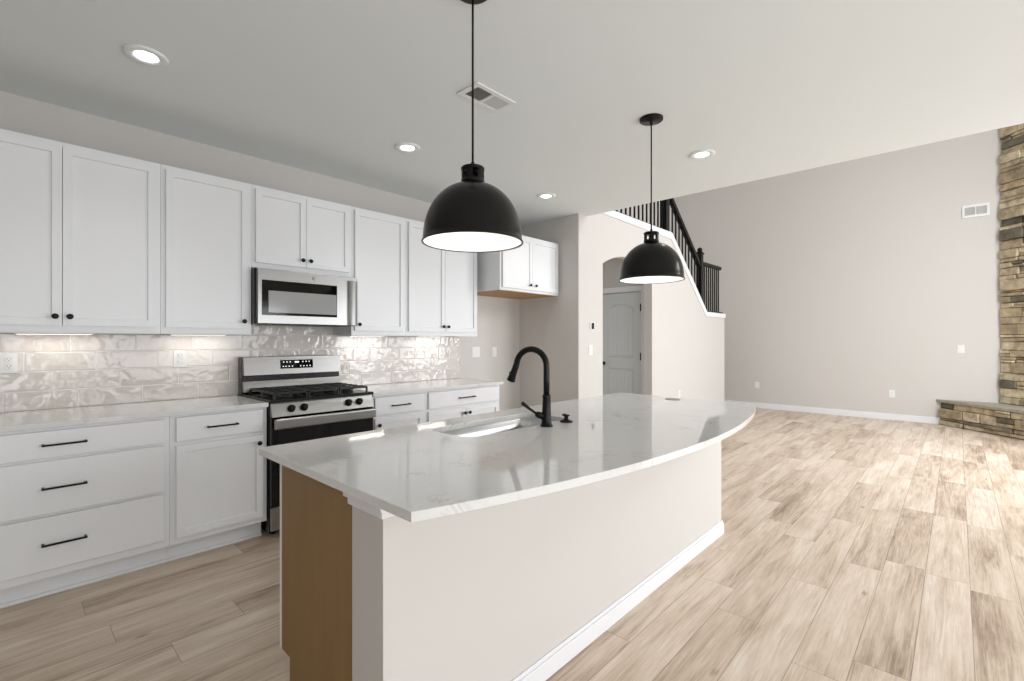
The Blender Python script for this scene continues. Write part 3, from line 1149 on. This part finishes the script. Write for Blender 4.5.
p0 = Vector(pts[-1]); dn_ = (d_ + Vector((dirx * .10, diry * .16, 0))).normalized()
b = MB()
b.tube([p0 - dn_ * .004, p0 + dn_ * .004, p0 + dn_ * .012, p0 + dn_ * .055, p0 + dn_ * .082, p0 + dn_ * .086],
       [.0155, .0165, .0160, .0175, .0225, .0215], 20)
sh = part('spray_head', b, BLACK, fc)
side = Vector((dirx, diry, 0))
c0 = p0 + dn_ * .045 + side * .0165
b = MB(); b.ball(tuple(c0), .009, 12)
part('button', b, BLACK, sh)
b = MB()
hd = Vector((-.72, .45, 0)).normalized()
h0 = Vector((FX, FY, FZ + .045))
b.tube([h0 + hd * .010, h0 + hd * .040 + Vector((0, 0, .012)), h0 + hd * .052 + Vector((0, 0, .018))], [.017, .016, .012], 16)
b.tube([h0 + hd * .048 + Vector((0, 0, .016)), h0 + hd * .082 + Vector((0, 0, .040)), h0 + hd * .118 + Vector((0, 0, .068)), h0 + hd * .124 + Vector((0, 0, .073))],
       [.006, .0065, .0095, .007], 14)
part('lever', b, BLACK, fc)
# soap dispenser
b = MB()
dx, dy = 1.955, 1.452
b.lathe(dx, dy, [(0, FZ), (.034, FZ), (.034, FZ + .004), (.022, FZ + .010), (.012, FZ + .014), (.010, FZ + .028), (.018, FZ + .031), (.018, FZ + .036), (0, FZ + .037)], 24)
b.tube([(dx, dy, FZ + .033), (dx + .01, dy + .02, FZ + .034), (dx + .018, dy + .036, FZ + .030)], [.006, .006, .005], 10)
single('soap_dispenser', b, BLACK, 'small black push top dispenser on the island right of the faucet', 'soap dispenser', (dx, dy, FZ))
# flush pop-up outlet
b = MB()
b.lathe(3.215, 1.462, [(0, .902), (.052, .902), (.052, .9045), (.048, .906), (.041, .906), (.040, .9052), (0, .9052)], 32)
single('pop_up_outlet', b, GREY, 'round grey flush outlet cover near the far end of the island top', 'outlet', (3.215, 1.462, .902))

# ------------------------------------------------------------------ pendants
def pendant(px_, py_, zb, label):
    t = thing('pendant_lamp', label, 'lamp', (px_, py_, HC), 'dome pendants over the island')
    b = MB(); b.lathe(px_, py_, [(0, HC - .0002), (.073, HC - .0002), (.073, HC - .013), (.068, HC - .017), (.010, HC - .019), (.009, HC - .04), (0, HC - .04)], 32)
    part('canopy', b, BLACK, t)
    rr, hh = .1995, .240
    b = MB(); b.cyl((px_, py_, HC - .039), (px_, py_, zb + hh + .066), .0045, n=12)
    b.lathe(px_, py_, [(0, zb + hh + .090), (.007, zb + hh + .086), (.009, zb + hh + .060), (0, zb + hh + .060)], 16)
    part('rod', b, BLACK, t)
    # outer and inner dome
    po, pi = [], []
    for i in range(21):
        a = R(90) * i / 20
        po.append((rr * math.sin(a) ** .88 if a > 0 else 0, zb + .006 + (hh - .006) * max(0, math.cos(a)) ** .96))
    po = [(.001, po[0][1])] + po[1:]
    po.append((rr + .005, zb + .004)); po.append((rr + .005, zb - .001)); po.append((rr - .002, zb))
    b = MB(); b.lathe(px_, py_, po, 56)
    sh = part('shade', b, SHADE, t, 'black metal dome shade')
    for i in range(21):
        a = R(90) * i / 20
        pi.append(((rr - .003) * math.sin(a) ** .88 if a > 0 else 0, zb + .002 + (hh - .008) * max(0, math.cos(a)) ** .96))
    b = MB(); b.lathe(px_, py_, pi, 56)
    part('inner_shade', b, SHADEIN, sh, 'white enamel lining')
    # slotted collar
    zc = zb + hh - .004
    b = MB()
    b.lathe(px_, py_, [(.001, zc + .006), (.047, zc + .004), (.047, zc + .018), (.045, zc + .020)], 32)
    b.lathe(px_, py_, [(.001, zc + .071), (.043, zc + .070), (.0475, zc + .066), (.0475, zc + .058), (.001, zc + .056)], 32)
    for i in range(6):
        a0 = 2 * math.pi * (i + .30) / 6
        a1 = a0 + 2 * math.pi * .50 / 6
        ps = []
        for rr_ in (.0455, .0405):
            for a in ((a0, (a0 + a1) / 2, a1) if rr_ > .043 else (a1, (a0 + a1) / 2, a0)):
                ps.append((px_ + rr_ * math.cos(a), py_ + rr_ * math.sin(a)))
        b.prism(ps, 'z', zc + .012, zc + .060)
    b.cyl((px_, py_, zc + .004), (px_, py_, zc + .060), .006, n=16)
    part('collar', b, BLACK, t)
    b = MB()
    zl = zb + .115
    b.lathe(px_, py_, [(0, zl - .05), (.020, zl - .045), (.030, zl - .022), (.029, zl), (.020, zl + .022), (.014, zl + .045), (.013, zl + .070), (0, zl + .070)], 24)
    part('bulb', b, BULB, t, 'glowing white bulb')


pendant(1.296, 1.43, 1.709, 'nearer black dome pendant lamp hanging over the sink end of the island')
pendant(2.836, 1.432, 1.702, 'smaller looking black dome pendant in front of the arch, far end of island')

# ------------------------------------------------------------------ recessed lights, vents
def downlight(x, y, label, watts=7):
    t = thing('recessed_light', label, 'ceiling light', (x, y, HC), 'recessed lights in the kitchen ceiling')
    b = MB()
    b.lathe(x, y, [(.092, HC - .0003), (.092, HC - .006), (.084, HC - .011), (.056, HC - .009), (.048, HC - .004), (.048, HC - .0003)], 36)
    part('trim_ring', b, CEIL, t)
    b = MB(); b.lathe(x, y, [(0, HC - .0055), (.0475, HC - .0055), (.0475, HC - .0005), (0, HC - .0005)], 32, False)
    part('lens', b, LED, t, 'glowing white lens')
    l = bpy.data.lights.new('downlight_beam', 'SPOT')
    l.energy = watts; l.spot_size = R(110); l.spot_blend = .8; l.shadow_soft_size = .05; l.color = (1, .97, .93)
    o = bpy.data.objects.new('downlight_beam', l); o.location = (x, y, HC - .03); COL.objects.link(o)


downlight(.487, 2.955, 'round recessed ceiling light nearest the left wall cabinets')
downlight(2.032, 2.955, 'round recessed ceiling light behind the nearer pendant, above the range')
downlight(3.645, 2.95, 'round recessed ceiling light in front of the fridge alcove')
downlight(3.64, 1.422, 'round recessed ceiling light near the ceiling edge, right of the far pendant')

vt = thing('ceiling_vent', 'white rectangular air vent in the ceiling behind the nearer pendant rod', 'vent', (1.935, 2.01, HC))
vx0, vx1, vy0, vy1 = 1.935 - .158, 1.935 + .158, 2.01 - .088, 2.01 + .088
b = MB()
zt_, zb_ = HC - .0003, HC - .009
f = .03
b.box(vx0, vx1, vy0, vy0 + f, zb_, zt_, .002); b.box(vx0, vx1, vy1 - f, vy1, zb_, zt_, .002)
b.box(vx0, vx0 + f, vy0 + f, vy1 - f, zb_, zt_); b.box(vx1 - f, vx1, vy0 + f, vy1 - f, zb_, zt_)
b.box(1.935 - .008, 1.935 + .008, vy0 + f, vy1 - f, zb_ + .001, zt_)
part('frame', b, PLATE, vt)
b = MB(); b.box(vx0 + f, vx1 - f, vy0 + f, vy1 - f, zt_ - .0012, zt_ - .0002)
part('duct_shadow', b, SLOT, vt)
b = MB()
ns = 9
for sidex, tilt in ((-1, 1), (1, -1)):
    xa = vx0 + f if sidex < 0 else 1.935 + .008
    xb = 1.935 - .008 if sidex < 0 else vx1 - f
    for i in range(ns):
        xx = xa + (xb - xa) * (i + .5) / ns
        b.verts_box([(xx - .001 - tilt * .0026, vy0 + f, zb_ + .001), (xx + .001 - tilt * .0026, vy0 + f, zb_ + .001),
                     (xx + .001 - tilt * .0026, vy1 - f, zb_ + .001), (xx - .001 - tilt * .0026, vy1 - f, zb_ + .001),
                     (xx - .001 + tilt * .0026, vy0 + f, zt_ - .0014), (xx + .001 + tilt * .0026, vy0 + f, zt_ - .0014),
                     (xx + .001 + tilt * .0026, vy1 - f, zt_ - .0014), (xx - .001 + tilt * .0026, vy1 - f, zt_ - .0014)])
part('louvers', b, PLATE, vt)

# return vent on the far wall
wv = thing('wall_vent', 'white two panel return air grille high on the far wall', 'vent', (XF, -.2, 3.19))
b = MB()
gy0, gy1, gz0, gz1 = -.352, -.052, 3.186, 3.374
xa, xb = XF - .012, XF - .0003
b.box(xa, xb, gy0, gy1, gz0, gz0 + .035, .002); b.box(xa, xb, gy0, gy1, gz1 - .035, gz1, .002)
b.box(xa, xb, gy0, gy0 + .03, gz0 + .03, gz1 - .03); b.box(xa, xb, gy1 - .03, gy1, gz0 + .03, gz1 - .03)
b.box(xa, xb, -.21, -.194, gz0 + .03, gz1 - .03)
part('frame', b, PLATE, wv)
b = MB(); b.box(XF - .0018, XF - .0003, gy0 + .03, gy1 - .03, gz0 + .035, gz1 - .035)
part('duct_shadow', b, GREY, wv)
b = MB()
for i in range(20):
    yy = gy0 + .034 + (gy1 - gy0 - .068) * (i + .5) / 20
    b.box(xa + .002, XF - .002, yy - .0022, yy + .0022, gz0 + .035, gz1 - .035)
part('louvers', b, PLATE, wv)


# ------------------------------------------------------------------ outlets and switches
def plate_y(x, z, yw, kind, label, gangs=1, group='outlets and switches on the kitchen walls'):
    """cover plate on a wall facing -Y"""
    name = {'duplex': 'outlet', 'rocker': 'light_switch'}[kind]
    t = thing(name, label, 'outlet' if kind == 'duplex' else 'switch', (x, yw, z), group)
    w = .036 if gangs == 1 else .059
    b = MB(); b.box(x - w, x + w, yw - .006, yw - .0002, z - .0585, z + .0585, .002)
    part('cover_plate', b, PLATE, t)
    for g in range(gangs):
        gx = x + (g - (gangs - 1) / 2) * .046
        b = MB()
        if kind == 'duplex':
            for dz in (-.021, .021):
                b = MB()
                b.box(gx - .0165, gx + .0165, yw - .0078, yw - .0058, z + dz - .0145, z + dz + .0145, .003)
                r_ = part('receptacle', b, PLATE, t)
                for (sx0, sx1, sz0, sz1) in ((-.008, -.006, -.002, .007), (.006, .008, -.002, .007), (-.002, .002, -.010, -.006)):
                    b = MB(); b.box(gx + sx0, gx + sx1, yw - .0084, yw - .0076, z + dz + sz0, z + dz + sz1)
                    part('slot', b, SLOT, r_)
        else:
            b.verts_box([(gx - .0165, yw - .0100, z - .033), (gx + .0165, yw - .0100, z - .033), (gx + .0165, yw - .005, z - .033), (gx - .0165, yw - .005, z - .033),
                         (gx - .0165, yw - .0068, z + .033), (gx + .0165, yw - .0068, z + .033), (gx + .0165, yw - .005, z + .033), (gx - .0165, yw - .005, z + .033)])
            part('rocker', b, PLATE, t)


YT = W - .009
plate_y(.022, 1.188, YT, 'duplex', 'white duplex outlet on the tile at the left edge of the photo')
plate_y(.842, 1.188, YT, 'duplex', 'white duplex outlet on the tile left of the range')
plate_y(2.356, 1.182, YT, 'rocker', 'white rocker switch on the tile just right of the range')
plate_y(3.150, 1.184, YT, 'duplex', 'white duplex outlet on the tile near the right end of the splashback')
plate_y(3.655, 1.185, W, 'rocker', 'white double switch plate on bare wall just past the tile', 2)
plate_y(3.945, 1.182, W, 'rocker', 'white single switch plate inside the fridge alcove')
plate_y(4.625, 1.205, YS, 'rocker', 'white switch plate below the thermostat by the arch')
plate_y(7.02, .50, YS, 'duplex', 'white outlet low on the wall right of the arch')
# thermostat
t = thing('thermostat', 'small white round thermostat with dark screen beside the arch', 'thermostat', (4.655, YS, 1.483))
b = MB(); b.box(4.655 - .042, 4.655 + .042, YS - .010, YS - .0002, 1.483 - .048, 1.483 + .048, .008)
part('backplate', b, PLATE, t)
b = MB(); b.box(4.655 - .022, 4.655 + .022, YS - .018, YS - .0098, 1.483 - .036, 1.483 + .036, .004)
part('screen', b, GLASSBLK, t, 'dark glass screen')


def plate_x(y, z, kind, label):
    """cover plate on the far wall facing -X"""
    name = 'outlet' if kind == 'duplex' else 'light_switch'
    t = thing(name, label, 'outlet' if kind == 'duplex' else 'switch', (XF, y, z), 'outlets and switches on the far wall')
    b = MB(); b.box(XF - .006, XF - .0002, y - .04, y + .04, z - .062, z + .062, .002)
    part('cover_plate', b, PLATE, t)
    b = MB()
    if kind == 'duplex':
        for dz in (-.021, .021):
            b = MB()
            b.box(XF - .008, XF - .0058, y - .0165, y + .0165, z + dz - .0145, z + dz + .0145, .003)
            r_ = part('receptacle', b, PLATE, t)
            for dy_ in (-.007, .007):
                b = MB(); b.box(XF - .0086, XF - .0078, y + dy_ - .001, y + dy_ + .001, z + dz - .002, z + dz + .007)
                part('slot', b, SLOT, r_)
    else:
        b.box(XF - .009, XF - .0058, y - .0165, y + .0165, z - .033, z + .033, .002)
        part('rocker', b, PLATE, t)


plate_x(2.856, .445, 'duplex', 'white outlet low on the far wall above the island corner')
plate_x(.791, .437, 'duplex', 'white outlet low on the far wall left of the stone hearth')
plate_x(-.04, 1.185, 'rocker', 'white switch plate on the far wall beside the stone chimney')

# under-cabinet light bars
for (x, lab) in ((.21, 'left edge double door wall cabinet'), (.935, 'wall cabinet left of the microwave'),
                 (2.235, 'wall cabinet right of the microwave'), (2.955, 'last wall cabinet before the fridge alcove')):
    t = thing('light_bar', 'slim light bar under the ' + lab, 'light', (x, 3.87, UB + .003), 'light bars under the wall cabinets')
    b = MB(); b.box(x - .17, x + .17, 3.855, 3.885, UB - .007, UB + .0028, .002)
    part('housing', b, PLATE, t)
    b = MB(); b.box(x - .16, x + .16, 3.860, 3.880, UB - .009, UB - .0072)
    part('lens', b, PUCK, t, 'warm white lens')
    area_light('bar_light', (x, 3.87, UB - .0105), (0, 0, 0), .34, .02, 0.42, (1.0, .92, .83))

# ------------------------------------------------------------------ railings
YRail = YS + .0625
KS = YRail / YS


def rk(x, z):
    return x * KS, CAM_H + (z - CAM_H) * KS


def baluster(parent, x, z0, z1):
    b = MB(); b.box(x - .0095, x + .0095, YRail - .0095, YRail + .0095, z0, z1)
    part('baluster', b, RAILBLK, parent)


def newel(parent, x, z0, z1, w=.045, ball=True):
    b = MB()
    b.box(x - w, x + w, YRail - w, YRail + w, z0, z1, .004)
    if ball:
        b.box(x - w - .012, x + w + .012, YRail - w - .012, YRail + w + .012, z1 - .045, z1 - .02, .004)
        b.ball((x, YRail, z1 + .032), .042)
    part('newel_post', b, RAILBLK, parent)


NX1 = 6.665
rl = thing('balcony_railing', 'level black railing along the upper floor edge under the ceiling line', 'railing', (5.6, YRail, ST))
b = MB(); b.box(XC + .002, NX1 - .048, YRail - .03, YRail + .03, ST + .0005, ST + .042, .003)
part('base_rail', b, RAILBLK, rl)
b = MB(); b.box(XC + .002, NX1 - .048, YRail - .03, YRail + .03, ST + .86, ST + .92, .01)
part('handrail', b, RAILBLK, rl)
x = XC + .06
while x < NX1 - .07:
    baluster(rl, x, ST + .040, ST + .865)
    x += .114
newel(rl, NX1, ST + .0005, ST + 1.02, .052)

NX2 = 7.975


def slope_base(x):   # top of the sloping stair wall
    return ST + (LZ - ST) * (x - 6.745) / (LX0 - 6.745)


dz_rail = .60
sr = thing('stair_railing', 'sloping black stair railing running down from the balcony to the landing', 'railing', (7.3, YRail, slope_base(7.3)))
xa, xb = 6.83, NX2 - .05
b = MB()
b.prism([(6.76, slope_base(6.76) + .002), (LX0 - .01, slope_base(LX0 - .01) + .002), (LX0 - .01, slope_base(LX0 - .01) + .048), (6.76, slope_base(6.76) + .048)], 'y', YRail - .03, YRail + .03)
part('base_rail', b, RAILBLK, sr)
b = MB()
xh0 = NX1 + .055
b.prism([(xh0, slope_base(xh0) + dz_rail), (xb, slope_base(xb) + dz_rail + .02), (xb, slope_base(xb) + dz_rail + .10), (xh0, slope_base(xh0) + dz_rail + .08)], 'y', YRail - .032, YRail + .032)
part('handrail', b, RAILBLK, sr)
nb = 10
for i in range(nb):
    x = 6.80 + (xb - .04 - 6.80) * i / (nb - 1)
    baluster(sr, x, slope_base(x) + .035, slope_base(x) + dz_rail + .02)
newel(sr, NX2, slope_base(NX2 + .045) + .051, 2.80, .045)

lr = thing('landing_railing', 'short level black railing at the foot of the sloping stair railing', 'railing', (8.5, YRail, LZ))
b = MB(); b.box(LX0 + .002, LX1 + .005, YRail - .03, YRail + .03, LZ + .0005, LZ + .040, .003)
part('base_rail', b, RAILBLK, lr)
b = MB(); b.box(NX2 + .047, 8.90, YRail - .032, YRail + .032, 2.588, 2.648, .012)
part('handrail', b, RAILBLK, lr)
for i in range(8):
    x = 8.17 + .093 * i
    baluster(lr, x, LZ + .038, 2.595)

# ------------------------------------------------------------------ stone fireplace set across the corner
random.seed(11)
fp = thing('stone_fireplace', 'rustic stacked stone chimney and raised hearth across the right corner', 'fireplace', (9.6, -.9, 0))
c45 = math.sqrt(.5)


def diag(y_start):
    """frame whose u runs along the diagonal from the far wall; n points into the room"""
    o = Vector((XF - .012, y_start, 0))
    return o, Vector((-c45, -c45, 0)), Vector((-c45, c45, 0))


def stones(mb, fr, u0, u1, z0, z1, rows, lmin, lmax):
    o, U, Nn = fr
    z = z0
    while z < z1 - .01:
        h = random.uniform(*rows)
        h = min(h, z1 - z)
        if z1 - (z + h) < rows[0] * .6:
            h = z1 - z
        u = u0
        while u < u1 - .01:
            l = random.uniform(lmin, lmax)
            if u1 - (u + l) < lmin * .6:
                l = u1 - u
            subs = [(z, z + h)]
            if h > .07 and random.random() < .45:
                m_ = z + h * random.uniform(.35, .65)
                subs = [(z, m_), (m_, z + h)]
            for (za, zb) in subs:
                pr = random.uniform(.010, .046)
                g = .003
                j = lambda s: random.uniform(-s, s)
                uu0 = u + g + (j(.014) if u > u0 else random.uniform(-.012, .006))
                uu1 = u + l - g + (j(.004) if u + l < u1 - .01 else 0)
                zz0, zz1 = za + g, zb - g

                def P(uu, zz, nn):
                    return tuple(o + U * uu + Nn * nn + Vector((0, 0, zz)))
                q = pr + j(.006)
                mb.verts_box([P(uu0, zz0 + j(.003), -.02), P(uu1, zz0 + j(.003), -.02), P(uu1, zz0 + j(.004), pr + j(.008)), P(uu0, zz0 + j(.004), q),
                              P(uu0, zz1 + j(.003), -.02), P(uu1, zz1 + j(.003), -.02), P(uu1, zz1 + j(.004), pr + j(.008)), P(uu0, zz1 + j(.004), q)], min(.010, h * .16))
            u += l
        z += h


CH = diag(-.47)
HE = diag(.185)
LW = (-.47 - YR) / c45 - .03       # the diagonal chimney face ends at the window wall
LH = (.185 - YR) / c45 - .05


def tri_block(mb, y_start, z0, z1, inset):
    ys = y_start - inset / c45
    x_e = XF - (ys - YR)
    mb.prism([(XF - .001, ys), (XF - .001, YR + .001), (x_e, YR + .001)], 'z', z0, z1)


b = MB(); tri_block(b, -.47, .39, HT - .001, .012)
part('chimney_core', b, MORTAR, fp, 'dark mortar core of the chimney')
b = MB(); stones(b, CH, .0, LW, .392, 5.28, (.055, .16), .12, .40)
part('chimney_stones', b, STONE, fp, 'brown and grey stacked chimney stones')
b = MB(); tri_block(b, .185, 0, .349, .012)
part('hearth_core', b, MORTAR, fp, 'dark mortar core of the hearth')
b = MB(); stones(b, HE, .0, LH, .004, .346, (.06, .15), .13, .40)
part('hearth_stones', b, STONE, fp, 'brown and grey stacked hearth stones')
b = MB(); tri_block(b, .205, .3495, .390, -.03)
part('hearth_slab', b, SLAB, fp, 'grey tan stone hearth slab')
